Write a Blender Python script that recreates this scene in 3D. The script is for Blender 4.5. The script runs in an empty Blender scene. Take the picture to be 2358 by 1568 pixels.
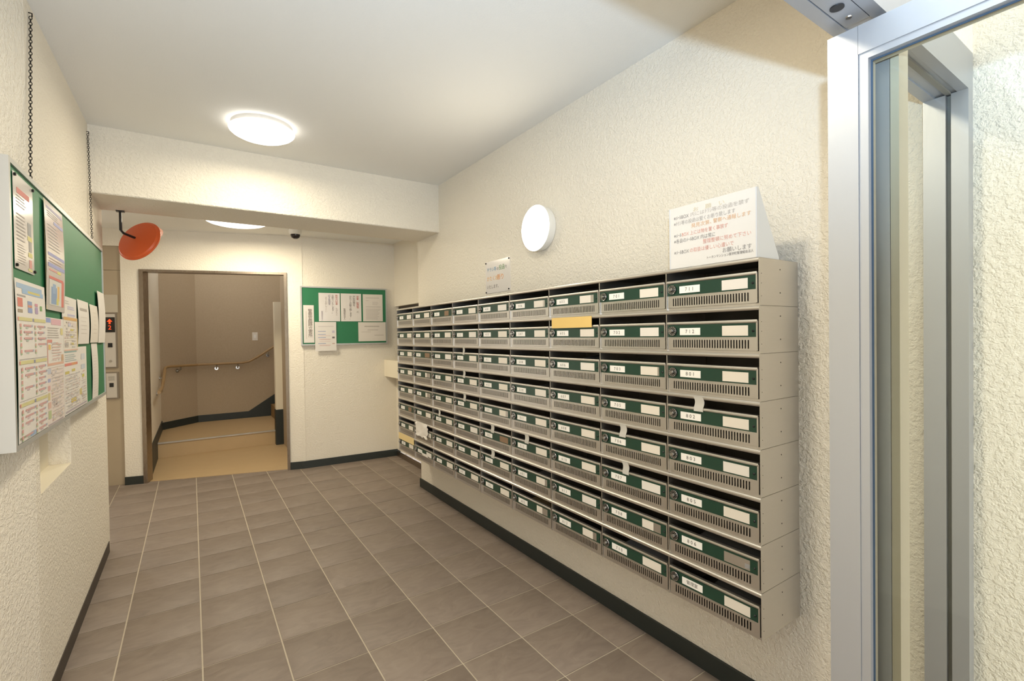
import bpy, math, random
from mathutils import Matrix, Vector
random.seed(7)
scene = bpy.context.scene
COL = scene.collection
# ------------------------------------------------------------------ camera
HC = 1.3665
cam_d = bpy.data.cameras.new('camera'); cam = bpy.data.objects.new('camera', cam_d); COL.objects.link(cam)
cam_d.sensor_fit = 'HORIZONTAL'; cam_d.sensor_width = 36.0; cam_d.lens = 36.0 * 1099.66 / 2358.0
cam_d.clip_start = 0.02; cam_d.clip_end = 100
yaw, pitch, roll = 0.5909, -0.0132, -0.0144
_f = Vector((math.sin(yaw)*math.cos(pitch), math.cos(yaw)*math.cos(pitch), math.sin(pitch)))
_r = Vector((math.cos(yaw), -math.sin(yaw), 0)); _u = _r.cross(_f)
CR = _r*math.cos(roll) + _u*math.sin(roll); CU = CR.cross(_f); CF = _f
M = Matrix((CR, CU, -CF)).transposed().to_4x4(); M.translation = (0, 0, HC)
cam.matrix_world = M
scene.camera = cam
# ------------------------------------------------------------------ world, exposure, flash
world = bpy.data.worlds.new('world'); scene.world = world; world.use_nodes = True
world.node_tree.nodes['Background'].inputs[0].default_value = (1.0, 0.99, 0.96, 1)
world.node_tree.nodes['Background'].inputs[1].default_value = 2.8
scene.view_settings.view_transform = 'Standard'; scene.view_settings.look = 'None'
scene.view_settings.gamma = 1.0; scene.view_settings.use_curve_mapping = False
scene.view_settings.exposure = 0.44
LAMP = (0.99, 0.88, 0.66)          # colour of the ceiling lamps
LAMP_W, HALL_W, NEAR_W, STAIR_W, WALL_LAMP_POWER = 6.8, 18.0, 14.0, 1.6, 4.0   # lamp powers in watts; near and stair lamps are added fill
cy = scene.cycles; cy.max_bounces = 6; cy.diffuse_bounces = 4; cy.glossy_bounces = 3; cy.transmission_bounces = 4; cy.transparent_max_bounces = 8
cy.caustics_reflective = False; cy.caustics_refractive = False
fl = bpy.data.lights.new('photo_flash', 'SPOT'); fl.energy = 112.0; fl.color = (0.52, 0.74, 1.0); fl.shadow_soft_size = 0.016
fl.spot_size = math.radians(150); fl.spot_blend = 1.0
flo = bpy.data.objects.new('photo_flash', fl); flo.location = (0.0, -0.045, 1.60); flo.rotation_euler = Vector((0.29, 0.43, 0.855)).to_track_quat('-Z', 'Y').to_euler(); COL.objects.link(flo)

# ------------------------------------------------------------------ helpers
def lin(h):
    h = h.lstrip('#'); o = []
    for i in (0, 2, 4):
        c = int(h[i:i+2], 16)/255.0
        o.append(c/12.92 if c <= 0.04045 else ((c+0.055)/1.055)**2.4)
    return (o[0], o[1], o[2], 1)
class MB:
    def __init__(s): s.v = []; s.f = []; s.m = []; s.mi = 0
    def add(s, vs, fs):
        b = len(s.v); s.v += [tuple(v) for v in vs]
        for f in fs: s.f.append(tuple(i+b for i in f)); s.m.append(s.mi)
        return s
    def box(s, x0, x1, y0, y1, z0, z1):
        return s.add([(x0,y0,z0),(x1,y0,z0),(x1,y1,z0),(x0,y1,z0),(x0,y0,z1),(x1,y0,z1),(x1,y1,z1),(x0,y1,z1)],
              [(0,3,2,1),(4,5,6,7),(0,1,5,4),(1,2,6,5),(2,3,7,6),(3,0,4,7)])
    def poly(s, pts, z0, z1):            # xy outline (counter-clockwise) pulled up in z
        n = len(pts)
        return s.add([(x,y,z0) for x,y in pts]+[(x,y,z1) for x,y in pts],
              [tuple(reversed(range(n))), tuple(range(n, 2*n))]+[(i,(i+1)%n,(i+1)%n+n,i+n) for i in range(n)])
    def profx(s, pts, x0, x1):           # (y,z) outline pulled along x
        n = len(pts)
        return s.add([(x0,y,z) for y,z in pts]+[(x1,y,z) for y,z in pts],
              [tuple(range(n)), tuple(reversed(range(n,2*n)))]+[(i,i+n,(i+1)%n+n,(i+1)%n) for i in range(n)])
    def profy(s, pts, y0, y1):           # (x,z) outline pulled along y
        n = len(pts)
        return s.add([(x,y0,z) for x,z in pts]+[(x,y1,z) for x,z in pts],
              [tuple(range(n)), tuple(reversed(range(n,2*n)))]+[(i,i+n,(i+1)%n+n,(i+1)%n) for i in range(n)])
    def lathe(s, prof, c=(0,0,0), ax=(0,0,1), n=32, cap=True):   # prof: (r, t) along the axis
        ax = Vector(ax).normalized(); a = ax.orthogonal().normalized(); b = ax.cross(a); c = Vector(c)
        vs = []; fs = []
        for r, t in prof:
            for k in range(n):
                w = 2*math.pi*k/n
                vs.append(c + ax*t + (a*math.cos(w)+b*math.sin(w))*r)
        for i in range(len(prof)-1):
            for k in range(n):
                fs.append((i*n+k, i*n+(k+1)%n, (i+1)*n+(k+1)%n, (i+1)*n+k))
        if cap:
            if prof[0][0] > 1e-6: fs.append(tuple(reversed(range(n))))
            if prof[-1][0] > 1e-6: fs.append(tuple(range((len(prof)-1)*n, len(prof)*n)))
        return s.add(vs, fs)
    def cyl(s, p0, p1, r, n=16, r1=None):
        p0 = Vector(p0); p1 = Vector(p1); L = (p1-p0).length
        return s.lathe([(r,0),(r if r1 is None else r1,L)], p0, p1-p0, n)
    def tube(s, pts, r, n=10):
        pts = [Vector(p) for p in pts]; rings = []
        up = None
        for i, p in enumerate(pts):
            d = (pts[min(i+1,len(pts)-1)]-pts[max(i-1,0)]).normalized()
            if up is None: up = d.orthogonal().normalized()
            up = (up - d*up.dot(d)).normalized(); sd = d.cross(up)
            rings.append([p + (up*math.cos(2*math.pi*k/n)+sd*math.sin(2*math.pi*k/n))*r for k in range(n)])
        vs = [v for q in rings for v in q]; fs = []
        for i in range(len(pts)-1):
            for k in range(n): fs.append((i*n+k, i*n+(k+1)%n, (i+1)*n+(k+1)%n, (i+1)*n+k))
        fs += [tuple(reversed(range(n))), tuple(range((len(pts)-1)*n, len(pts)*n))]
        return s.add(vs, fs)
    def torus(s, c, R, r, ax, n=12, k=6, sx=1.0, dirx=None):
        ax = Vector(ax).normalized(); a = Vector(dirx) if dirx else ax.orthogonal().normalized(); b = ax.cross(a); c = Vector(c); vs = []; fs = []
        for i in range(n):
            w = 2*math.pi*i/n; rad = a*math.cos(w)+b*math.sin(w); ctr = c + a*math.cos(w)*R*sx + b*math.sin(w)*R
            for j in range(k):
                q = 2*math.pi*j/k; vs.append(ctr + rad*math.cos(q)*r + ax*math.sin(q)*r)
        for i in range(n):
            for j in range(k): fs.append((i*k+j, ((i+1)%n)*k+j, ((i+1)%n)*k+(j+1)%k, i*k+(j+1)%k))
        return s.add(vs, fs)
    def mesh(s, name, mats):
        me = bpy.data.meshes.new(name); me.from_pydata(s.v, [], s.f)
        for m in (mats if isinstance(mats, (list, tuple)) else [mats]): me.materials.append(m)
        me.polygons.foreach_set('material_index', s.m)
        me.polygons.foreach_set('use_smooth', [True]*len(s.f)); me.update()
        me.set_sharp_from_angle(angle=math.radians(32))
        return me
def obj(name, me, mats=None, parent=None, loc=(0,0,0), rz=0.0):
    if isinstance(me, MB): me = me.mesh(name, mats)
    o = bpy.data.objects.new(name, me); COL.objects.link(o)
    o.location = loc; o.rotation_euler = (0, 0, rz)
    if parent: o.parent = parent
    return o
def tag(o, label, cat, group=None):
    o['label'] = label; o['category'] = cat
    if group: o['group'] = group
    return o
def thing(name, label, cat, loc=(0,0,0), rz=0.0, group=None):
    o = bpy.data.objects.new(name, None); COL.objects.link(o); o.location = loc; o.rotation_euler = (0,0,rz)
    o.empty_display_size = 0.05
    return tag(o, label, cat, group)
def struct(name, mb, mats, loc=(0,0,0), rz=0.0, label=None):
    o = obj(name, mb, mats, None, loc, rz); o['kind'] = 'structure'
    if label: o['label'] = label
    return o
_tc = {}
def text_mesh(s, size, align='CENTER', space=1.0, line=1.0):
    key = (s, size, align, space, line)
    if key in _tc: return _tc[key]
    c = bpy.data.curves.new('lettering', 'FONT'); c.body = s; c.size = size; c.align_x = align; c.align_y = 'CENTER'
    c.space_character = space; c.space_line = line; c.resolution_u = 3
    o = bpy.data.objects.new('lettering_source', c); COL.objects.link(o)
    bpy.context.view_layer.update()
    me = bpy.data.meshes.new_from_object(o.evaluated_get(bpy.context.evaluated_depsgraph_get()))
    bpy.data.objects.remove(o); bpy.data.curves.remove(c)
    me.transform(Matrix.Rotation(math.pi/2, 4, 'X')); me.materials.clear()
    _tc[key] = me
    return me
def lettering(s, size, mat, parent, x, z, y=-0.0008, align='CENTER', space=1.0, line=1.0, name='lettering'):
    src = text_mesh(s, size, align, space, line)
    key = (src.name, mat.name)
    me = _tc.get(key)
    if me is None:
        me = src.copy(); me.materials.append(mat); _tc[key] = me
    return obj(name, me, None, parent, (x, y, z))

# ------------------------------------------------------------------ materials
def newmat(name):
    m = bpy.data.materials.new(name); m.use_nodes = True
    nt = m.node_tree; b = nt.nodes['Principled BSDF']
    return m, nt, b
def plain(name, col, rough=0.5, metal=0.0, spec=0.5, coat=0.0):
    m, nt, b = newmat(name)
    b.inputs['Base Color'].default_value = lin(col) if isinstance(col, str) else (*col, 1)
    b.inputs['Roughness'].default_value = rough; b.inputs['Metallic'].default_value = metal
    b.inputs['Specular IOR Level'].default_value = spec; b.inputs['Coat Weight'].default_value = coat
    return m
def node(nt, t, **kw):
    n = nt.nodes.new(t)
    for k, v in kw.items(): setattr(n, k, v)
    return n
def stucco(name, col, col2, scale, dist, strength, rough=0.85):
    m, nt, b = newmat(name); L = nt.links
    tc = node(nt, 'ShaderNodeTexCoord')
    n1 = node(nt, 'ShaderNodeTexNoise'); n1.inputs['Scale'].default_value = scale; n1.inputs['Detail'].default_value = 3; n1.inputs['Distortion'].default_value = 0.25
    n1.inputs['Roughness'].default_value = 0.55
    L.new(tc.outputs['Object'], n1.inputs['Vector'])
    r = node(nt, 'ShaderNodeValToRGB'); r.color_ramp.elements[0].position = 0.40; r.color_ramp.elements[1].position = 0.60
    L.new(n1.outputs['Fac'], r.inputs['Fac'])
    n2 = node(nt, 'ShaderNodeTexNoise'); n2.inputs['Scale'].default_value = scale*4; n2.inputs['Detail'].default_value = 0
    L.new(tc.outputs['Object'], n2.inputs['Vector'])
    mx = node(nt, 'ShaderNodeMix'); mx.data_type = 'FLOAT'; mx.inputs[0].default_value = 0.25
    L.new(r.outputs['Color'], mx.inputs[2]); L.new(n2.outputs['Fac'], mx.inputs[3])
    bp = node(nt, 'ShaderNodeBump'); bp.inputs['Strength'].default_value = strength; bp.inputs['Distance'].default_value = dist
    L.new(mx.outputs[0], bp.inputs['Height']); L.new(bp.outputs['Normal'], b.inputs['Normal'])
    b.inputs['Base Color'].default_value = lin(col)
    b.inputs['Roughness'].default_value = rough; b.inputs['Specular IOR Level'].default_value = 0.25
    return m
def brushed(name, col, rough, stretch, metal=1.0, amp=0.12, bump=0.02):
    m, nt, b = newmat(name); L = nt.links
    tc = node(nt, 'ShaderNodeTexCoord'); mp = node(nt, 'ShaderNodeMapping'); mp.inputs['Scale'].default_value = stretch
    L.new(tc.outputs['Object'], mp.inputs['Vector'])
    n1 = node(nt, 'ShaderNodeTexNoise'); n1.inputs['Scale'].default_value = 12; n1.inputs['Detail'].default_value = 3
    L.new(mp.outputs['Vector'], n1.inputs['Vector'])
    r = node(nt, 'ShaderNodeMapRange'); r.inputs['To Min'].default_value = rough-amp; r.inputs['To Max'].default_value = rough+amp
    L.new(n1.outputs['Fac'], r.inputs['Value']); L.new(r.outputs['Result'], b.inputs['Roughness'])
    bp = node(nt, 'ShaderNodeBump'); bp.inputs['Strength'].default_value = bump; bp.inputs['Distance'].default_value = 0.001
    L.new(n1.outputs['Fac'], bp.inputs['Height']); L.new(bp.outputs['Normal'], b.inputs['Normal'])
    b.inputs['Base Color'].default_value = lin(col); b.inputs['Metallic'].default_value = metal
    return m
def glow(name, col, power, rim=None):
    m, nt, b = newmat(name)
    b.inputs['Base Color'].default_value = (0.9, 0.9, 0.88, 1); b.inputs['Roughness'].default_value = 0.5
    b.inputs['Emission Color'].default_value = (*col, 1); b.inputs['Emission Strength'].default_value = power
    m.cycles.emission_sampling = 'NONE'
    return m
def glass(name, tint, refl=0.9):
    m, nt, b = newmat(name); L = nt.links; nt.nodes.remove(b)
    out = nt.nodes['Material Output']
    t = node(nt, 'ShaderNodeBsdfTransparent'); t.inputs['Color'].default_value = tint
    g = node(nt, 'ShaderNodeBsdfGlossy'); g.inputs['Roughness'].default_value = 0.02
    fr = node(nt, 'ShaderNodeFresnel'); fr.inputs['IOR'].default_value = 1.35
    mx = node(nt, 'ShaderNodeMixShader'); L.new(fr.outputs['Fac'], mx.inputs[0]); L.new(t.outputs[0], mx.inputs[1]); L.new(g.outputs[0], mx.inputs[2])
    L.new(mx.outputs[0], out.inputs['Surface'])
    return m
def tile_mat():
    m, nt, b = newmat('slate_tile'); L = nt.links
    tc = node(nt, 'ShaderNodeTexCoord'); oi = node(nt, 'ShaderNodeObjectInfo')
    ad = node(nt, 'ShaderNodeVectorMath', operation='MULTIPLY_ADD'); ad.inputs[1].default_value = (1,1,1)
    L.new(tc.outputs['Object'], ad.inputs[0]); L.new(oi.outputs['Location'], ad.inputs[2])
    mp = node(nt, 'ShaderNodeMapping'); mp.inputs['Rotation'].default_value = (0,0,0.6); mp.inputs['Scale'].default_value = (1.0, 2.2, 1.0)
    L.new(ad.outputs[0], mp.inputs['Vector'])
    n1 = node(nt, 'ShaderNodeTexNoise'); n1.inputs['Scale'].default_value = 7; n1.inputs['Detail'].default_value = 6; n1.inputs['Distortion'].default_value = 1.8
    L.new(mp.outputs['Vector'], n1.inputs['Vector'])
    bp = node(nt, 'ShaderNodeBump'); bp.inputs['Strength'].default_value = 0.35; bp.inputs['Distance'].default_value = 0.006
    L.new(n1.outputs['Fac'], bp.inputs['Height']); L.new(bp.outputs['Normal'], b.inputs['Normal'])
    r = node(nt, 'ShaderNodeValToRGB'); r.color_ramp.elements[0].position = 0.25; r.color_ramp.elements[1].position = 0.8
    r.color_ramp.elements[0].color = lin('#7d7067'); r.color_ramp.elements[1].color = lin('#8f8277')
    L.new(n1.outputs['Fac'], r.inputs['Fac'])
    hs = node(nt, 'ShaderNodeHueSaturation'); mr = node(nt, 'ShaderNodeMapRange'); mr.inputs['To Min'].default_value = 0.94; mr.inputs['To Max'].default_value = 1.05
    L.new(oi.outputs['Random'], mr.inputs['Value']); L.new(mr.outputs['Result'], hs.inputs['Value']); L.new(r.outputs['Color'], hs.inputs['Color'])
    L.new(hs.outputs['Color'], b.inputs['Base Color'])
    b.inputs['Roughness'].default_value = 0.55; b.inputs['Specular IOR Level'].default_value = 0.4
    return m
def mottled(name, c1, c2, scale, rough=0.6, bump=0.1, dist=0.001):
    m, nt, b = newmat(name); L = nt.links
    tc = node(nt, 'ShaderNodeTexCoord'); n1 = node(nt, 'ShaderNodeTexNoise'); n1.inputs['Scale'].default_value = scale; n1.inputs['Detail'].default_value = 4
    L.new(tc.outputs['Object'], n1.inputs['Vector'])
    cm = node(nt, 'ShaderNodeMix'); cm.data_type = 'RGBA'; cm.inputs[6].default_value = lin(c1); cm.inputs[7].default_value = lin(c2)
    L.new(n1.outputs['Fac'], cm.inputs[0]); L.new(cm.outputs[2], b.inputs['Base Color'])
    bp = node(nt, 'ShaderNodeBump'); bp.inputs['Strength'].default_value = bump; bp.inputs['Distance'].default_value = dist
    L.new(n1.outputs['Fac'], bp.inputs['Height']); L.new(bp.outputs['Normal'], b.inputs['Normal'])
    b.inputs['Roughness'].default_value = rough
    return m
WALL = stucco('cream_stucco', '#efe8da', '#efe8da', 72, 0.006, 0.5)
WALL_FINE = stucco('cream_stucco_fine', '#efe8da', '#efe8da', 70, 0.004, 0.48)
SMOOTH = plain('cream_smooth_paint', '#ebe2cd', 0.7)
CEIL = stucco('ceiling_paint', '#efeeea', '#ebeae6', 160, 0.0015, 0.25)
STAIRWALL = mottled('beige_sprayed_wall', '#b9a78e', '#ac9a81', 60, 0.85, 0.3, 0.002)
BASE = mottled('dark_skirting', '#262b29', '#2c322f', 20, 0.5, 0.03)
TILE = tile_mat()
GROUT = mottled('pale_grout', '#c2b6a4', '#b8ac9a', 40, 0.85, 0.1)
VINYL = mottled('beige_vinyl', '#c6ab82', '#bda27a', 8, 0.45, 0.03)
STEEL = brushed('stainless_steel', '#d2cec8', 0.38, (1.5, 1.5, 60))
STEEL_DARK = brushed('bronze_steel', '#a3978a', 0.30, (60, 60, 1.5))
ALU = brushed('white_aluminium', '#b4b6ba', 0.40, (40, 40, 1.0), 0.55, 0.06)
ALU_GREY = brushed('grey_aluminium', '#b4b6ba', 0.42, (40, 40, 1.0), 0.6, 0.06)
FRAME_ALU = brushed('notice_frame_aluminium', '#bcbcba', 0.45, (20, 20, 20), 0.4, 0.05)
INNER_SHADE = plain('shade_toned_inner_steel', '#665e54', 0.5, 0.3)  # same steel as the shell, darkened to put the slot's shade into its colour
GASKET = plain('dark_gasket', '#3b4f63', 0.5)
GREY_SEAL = plain('grey_seal', '#8a8880', 0.6)
BEIGE_SEAL = plain('beige_seal', '#c9c0aa', 0.6)
GREEN = plain('green_strip', '#1c3e30', 0.33, 0, 0.5)
BOARD = mottled('green_felt', '#2a7c52', '#27754c', 120, 0.55, 0.1)
BLACK = plain('black_plastic', '#17171a', 0.35)
WHITE = plain('white_plastic', '#f1f0ec', 0.4)
PAPER = plain('white_paper', '#e6e1db', 0.65)
GLOSSPAPER = plain('laminated_paper', '#e3deda', 0.14)
CARD = plain('cream_card', '#e6dfd5', 0.6)
PLATE = plain('number_plate', '#f7f5f2', 0.4)
INK = plain('black_ink', '#4a4744', 0.7)
ORANGE = plain('orange_enamel', '#d8602f', 0.38)
MIRROR = plain('mirror', '#e6e6e6', 0.05, 1.0)
GLASS = glass('door_glass', (0.955, 0.975, 0.965, 1))
TAN = mottled('tan_portal', '#b3a48d', '#aa9b84', 6, 0.45, 0.02)
YELLOW = plain('manila_paper', '#e9c77b', 0.7)
TAPE = plain('frosted_tape', '#c9c7c2', 0.4)
BROWN = plain('brown_card', '#8a7059', 0.7)
RAIL = mottled('varnished_wood_rail', '#ab8d63', '#a08258', 30, 0.4, 0.03)
DARKMETAL = plain('dark_metal', '#302e2d', 0.4, 0.8)
CHROME = plain('chrome', '#b9b8b6', 0.25, 1.0)
LEDRED = glow('red_led', (1.0, 0.06, 0.01), 1.3)
LEDRED.node_tree.nodes['Principled BSDF'].inputs['Base Color'].default_value = (0.5, 0.02, 0.01, 1)
DIFF = glow('lamp_diffuser', (1.0, 0.95, 0.86), 3.0)
DIFFW = glow('wall_lamp_diffuser', (1.0, 0.95, 0.84), WALL_LAMP_POWER)
_cm = {}
def ink(h, rough=0.65):
    if h not in _cm: _cm[h] = plain('print_' + h.strip('#'), h, rough)
    return _cm[h]
PI = math.pi
# ------------------------------------------------------------------ the room
XR, XL, ZC, ZB, ZH = 1.703, -0.468, 2.592, 2.207, 2.41
YB0, YB1 = 3.59, 4.04
fl_o = struct('floor', MB().box(-1.65, 2.15, -2.0, 6.1, -0.06, -0.003), GROUT)
tx0, ty0, tw = 1.512, 1.761, 0.30
tm = MB(); g = 0.0032; hw = tw/2 - g
tm.add([(-hw,-hw,-0.02),(hw,-hw,-0.02),(hw,hw,-0.02),(-hw,hw,-0.02),(-hw,-hw,-0.0012),(hw,-hw,-0.0012),(hw,hw,-0.0012),(-hw,hw,-0.0012),
        (-hw+.002,-hw+.002,0),(hw-.002,-hw+.002,0),(hw-.002,hw-.002,0),(-hw+.002,hw-.002,0)],
       [(0,1,5,4),(1,2,6,5),(2,3,7,6),(3,0,4,7),(4,5,9,8),(5,6,10,9),(6,7,11,10),(7,4,8,11),(8,9,10,11)])
tme = tm.mesh('tile', TILE)
for i in range(-8, 2):
    for j in range(-5, 14):
        cx, cy = tx0 + i*tw + tw/2, ty0 + j*tw + tw/2
        if cx < -0.75 and cy < 4.0: continue
        if cx > 1.85 and cy < 3.9: continue
        if cy > 5.45 and (cx-0.5)*0.27 + (cy-5.45)*0.963 > 0.30: continue
        obj('tile', tme, None, fl_o, (cx, cy, 0))
# right wall (behind the mailboxes) and its recess beyond
struct('wall_right', MB().box(XR, 2.05, -2.0, YB1, 0, ZC), WALL)
mb = MB().box(1.93, 2.05, YB1, 5.45, 1.70, ZH).box(1.93, 2.05, YB1, 5.45, 0.07, 1.10).box(1.93, 2.05, YB1, 4.16, 1.10, 1.70)
struct('wall_reception', mb, WALL_FINE)
struct('trim_1', MB().box(1.918, 1.93, YB1, 5.3, 0.0, 0.04).box(1.925, 1.93, YB1, 5.3, 0.04, 0.055), STEEL_DARK)
w1 = struct('window_1', MB().box(1.975, 1.985, 4.16, 5.30, 1.10, 1.70), plain('dark_shutter', '#4b443b', 0.5))
obj('window_sill', MB().box(1.80, 1.93, 4.25, 5.285, 0.915, 1.10), SMOOTH, w1)
# left wall with a shallow niche under the notice board, and the splayed part nearer the entrance
n0, n1, nz0, nz1, nd = 2.404, 2.94, 0.806, 1.25, 0.076
mb = MB().box(-0.62, XL, 2.35, 4.05, 0, nz0).box(-0.62, XL, 2.35, 4.05, nz1, ZC).box(-0.62, XL, 2.35, n0, nz0, nz1).box(-0.62, XL, n1, 4.05, nz0, nz1)
wl = struct('wall_left', mb, WALL)
obj('niche_lining', MB().box(-0.60, XL-nd, n0, n1, nz0, nz1).box(XL-nd, XL-0.001, n0, n1, nz0-0.005, nz0+0.001), SMOOTH, wl)
struct('wall_left_near', MB().poly([(XL,2.35),(-0.62,2.35),(-1.0,0.46),(-1.0,-2.0),(-0.80,-2.0),(-0.80,0.46)], 0, ZC), WALL)
struct('ceiling', MB().box(-1.0, 2.05, -2.1, YB0+0.02, ZC, ZC+0.1), CEIL)
mb = MB().profx([(YB0,ZB),(YB1,ZB),(YB1,2.70),(YB0,2.70)], -1.65, 2.05)
bo = struct('wall_beam', mb, WALL)
bv = bo.modifiers.new('bevel', 'BEVEL'); bv.width = 0.008; bv.segments = 2
struct('ceiling_hall', MB().box(-1.65, 2.05, YB1, 6.0, ZH, ZH+0.1), CEIL)
struct('wall_elevator_side', MB().box(-1.75, -1.65, 3.9, 6.3, 0, 2.6).box(-1.65, -0.62, 3.95, 4.05, 0, 2.6), WALL)
# door wall, set askew
DA = (-0.40, 5.715, 0.0); DR = math.atan2(-0.271, 0.9626)
mb = MB().box(-0.148, 0.0, 0, 0.1, 0, ZH).box(0.0, 1.272, 0, 0.1, 2.031, ZH).box(1.272, 1.42, 0, 0.1, 0, ZH).box(-1.4, -0.148, 0, 0.1, 2.245, ZH)
struct('wall_back_left', mb, WALL_FINE, DA, DR)
BA = (0.9476, 5.336, 0.0); BR = -0.0735
struct('wall_back', MB().box(0.0, 1.1, 0, 0.1, 0, ZH), WALL_FINE, BA, BR)
# skirting boards
bh = 0.075
struct('baseboard_right', MB().box(XR-0.012, XR+0.002, 0.46, YB1+0.012, 0, bh).box(XR, 1.93, YB1, YB1+0.012, 0, bh), BASE)
struct('baseboard_left', MB().box(XL-0.002, XL+0.004, 2.35, 4.0, 0, 0.07), plain('brown_skirting', '#3a322b', 0.5))
struct('baseboard_back', MB().box(0.0, 1.02, -0.012, 0.0, 0, bh), BASE, BA, BR)
struct('baseboard_back_left', MB().box(-0.148, -0.001, -0.012, 0.0, 0, bh).box(1.273, 1.405, -0.012, 0.0, 0, bh), BASE, DA, DR)
# steel door frame to the stairs
mb = MB()
mb.box(0.0, 0.034, -0.014, 0.105, 0, 2.031).box(1.246, 1.272, -0.014, 0.105, 0, 2.031).box(0.034, 1.246, -0.014, 0.105, 2.009, 2.031)
struct('door_1', mb, STEEL_DARK, DA, DR)
# ------------------------------------------------------------------ stair hall
mb = MB().poly([(-0.37,5.745),(0.80,5.40),(1.0,5.40),(1.0,6.80),(-0.37,6.80)], -0.03, 0.004)
struct('floor_landing', mb, VINYL)
ST = 0.181
t = thing('stair_step', 'wide beige stair step with pale metal nosing behind the doorway', 'stair step', (0.3, 7.4, 0))
obj('step_block', MB().poly([(-0.645,-0.62),(1.3,-0.62),(1.3,0.655),(-0.25,0.715),(-0.645,0.32)], 0, ST), VINYL, t)
obj('nosing', MB().box(-0.645, 0.575, -0.632, -0.60, ST-0.012, ST+0.003), plain('nosing_metal', '#b9b3a8', 0.4, 0.3), t)
t = thing('stair_step', 'higher brown stair step turning right at the doorway back', 'stair step', (1.0, 7.5, ST+0.001))
obj('step_block', MB().box(-0.02, 0.5, -0.55, 0.55, 0, 0.18), mottled('brown_vinyl', '#a5855a', '#9a7b52', 8, 0.5), t)
struct('wall_stair_left', MB().poly([(-0.36,5.80),(-0.345,7.73),(-0.5,7.73),(-0.5,5.80)], 0, 2.5), WALL_FINE)
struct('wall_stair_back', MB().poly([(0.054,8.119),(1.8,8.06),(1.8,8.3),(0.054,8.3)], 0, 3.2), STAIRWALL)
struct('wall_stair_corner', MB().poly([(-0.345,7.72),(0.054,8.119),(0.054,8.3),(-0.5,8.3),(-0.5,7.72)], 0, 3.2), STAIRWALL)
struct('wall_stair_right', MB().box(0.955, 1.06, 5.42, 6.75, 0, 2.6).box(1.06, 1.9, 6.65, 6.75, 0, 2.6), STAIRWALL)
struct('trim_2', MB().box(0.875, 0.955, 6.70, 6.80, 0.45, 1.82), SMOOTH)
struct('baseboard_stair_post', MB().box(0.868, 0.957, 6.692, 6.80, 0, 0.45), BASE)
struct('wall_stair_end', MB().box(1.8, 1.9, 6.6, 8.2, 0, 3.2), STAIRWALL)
struct('ceiling_stair', MB().box(-0.5, 1.9, 5.8, 8.3, 3.0, 3.1), CEIL)
# stair skirting follows the walls
struct('baseboard_stair_left', MB().poly([(-0.36,5.84),(-0.352,5.84),(-0.334,7.72),(-0.345,7.72)], 0, 0.30), BASE)
mb = MB().poly([(-0.345,7.72),(-0.336,7.712),(0.060,8.108),(0.054,8.119)], ST, 0.275)
struct('baseboard_stair_corner', mb, BASE)
mb = MB().profy([(0,0),(1.3,0),(1.3,0.53),(0.632,0.095),(0,0.095)], -0.012, 0.0)
struct('baseboard_stair_back', mb, BASE, (0.054, 8.119, ST), math.atan2(-0.059, 1.746))
t = thing('handrail', 'wooden handrail on grey brackets along the stairwell walls', 'handrail')
obj('rail', MB().tube([(-0.298,6.3,0.80),(-0.298,6.95,0.80),(-0.296,7.05,0.82),(-0.293,7.62,0.985),(-0.28,7.70,1.0),(-0.25,7.735,1.005),(0.02,8.0,1.0),(0.06,8.05,1.0),(0.11,8.06,1.0),(0.62,8.04,1.005),(0.70,8.035,1.02),(0.80,8.03,1.075),(1.2,8.015,1.34)], 0.017), RAIL, t)
for x, y, z, dx, dy in ((-0.13,7.85,0.985,-.04,.04),(0.29,8.05,0.985,0,.055),(0.555,8.04,0.985,0,.055),(0.953,8.025,1.15,0,.055),(-0.296,7.45,0.925,-.05,0),(-0.298,6.9,0.785,-.05,0)):
    obj('bracket', MB().tube([(x,y,z),(x,y,z-0.03),(x+dx*.6,y+dy*.6,z-0.05),(x+dx,y+dy,z-0.05)], 0.009, 8).lathe([(0.024,0),(0.024,0.006)],(x+dx*.9,y+dy*.9,z-0.05),(dx,dy,0),16), CHROME, t)
t = thing('light_switch', 'small beige switch plate on the stairwell back wall', 'switch', (0.79, 8.094, 1.33), -0.034)
obj('cover_plate', MB().box(-0.036, 0.036, -0.008, 0, 0, 0.12), CARD, t)
obj('rocker', MB().box(-0.012, 0.012, -0.012, -0.008, 0.035, 0.085), WHITE, t)

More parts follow.
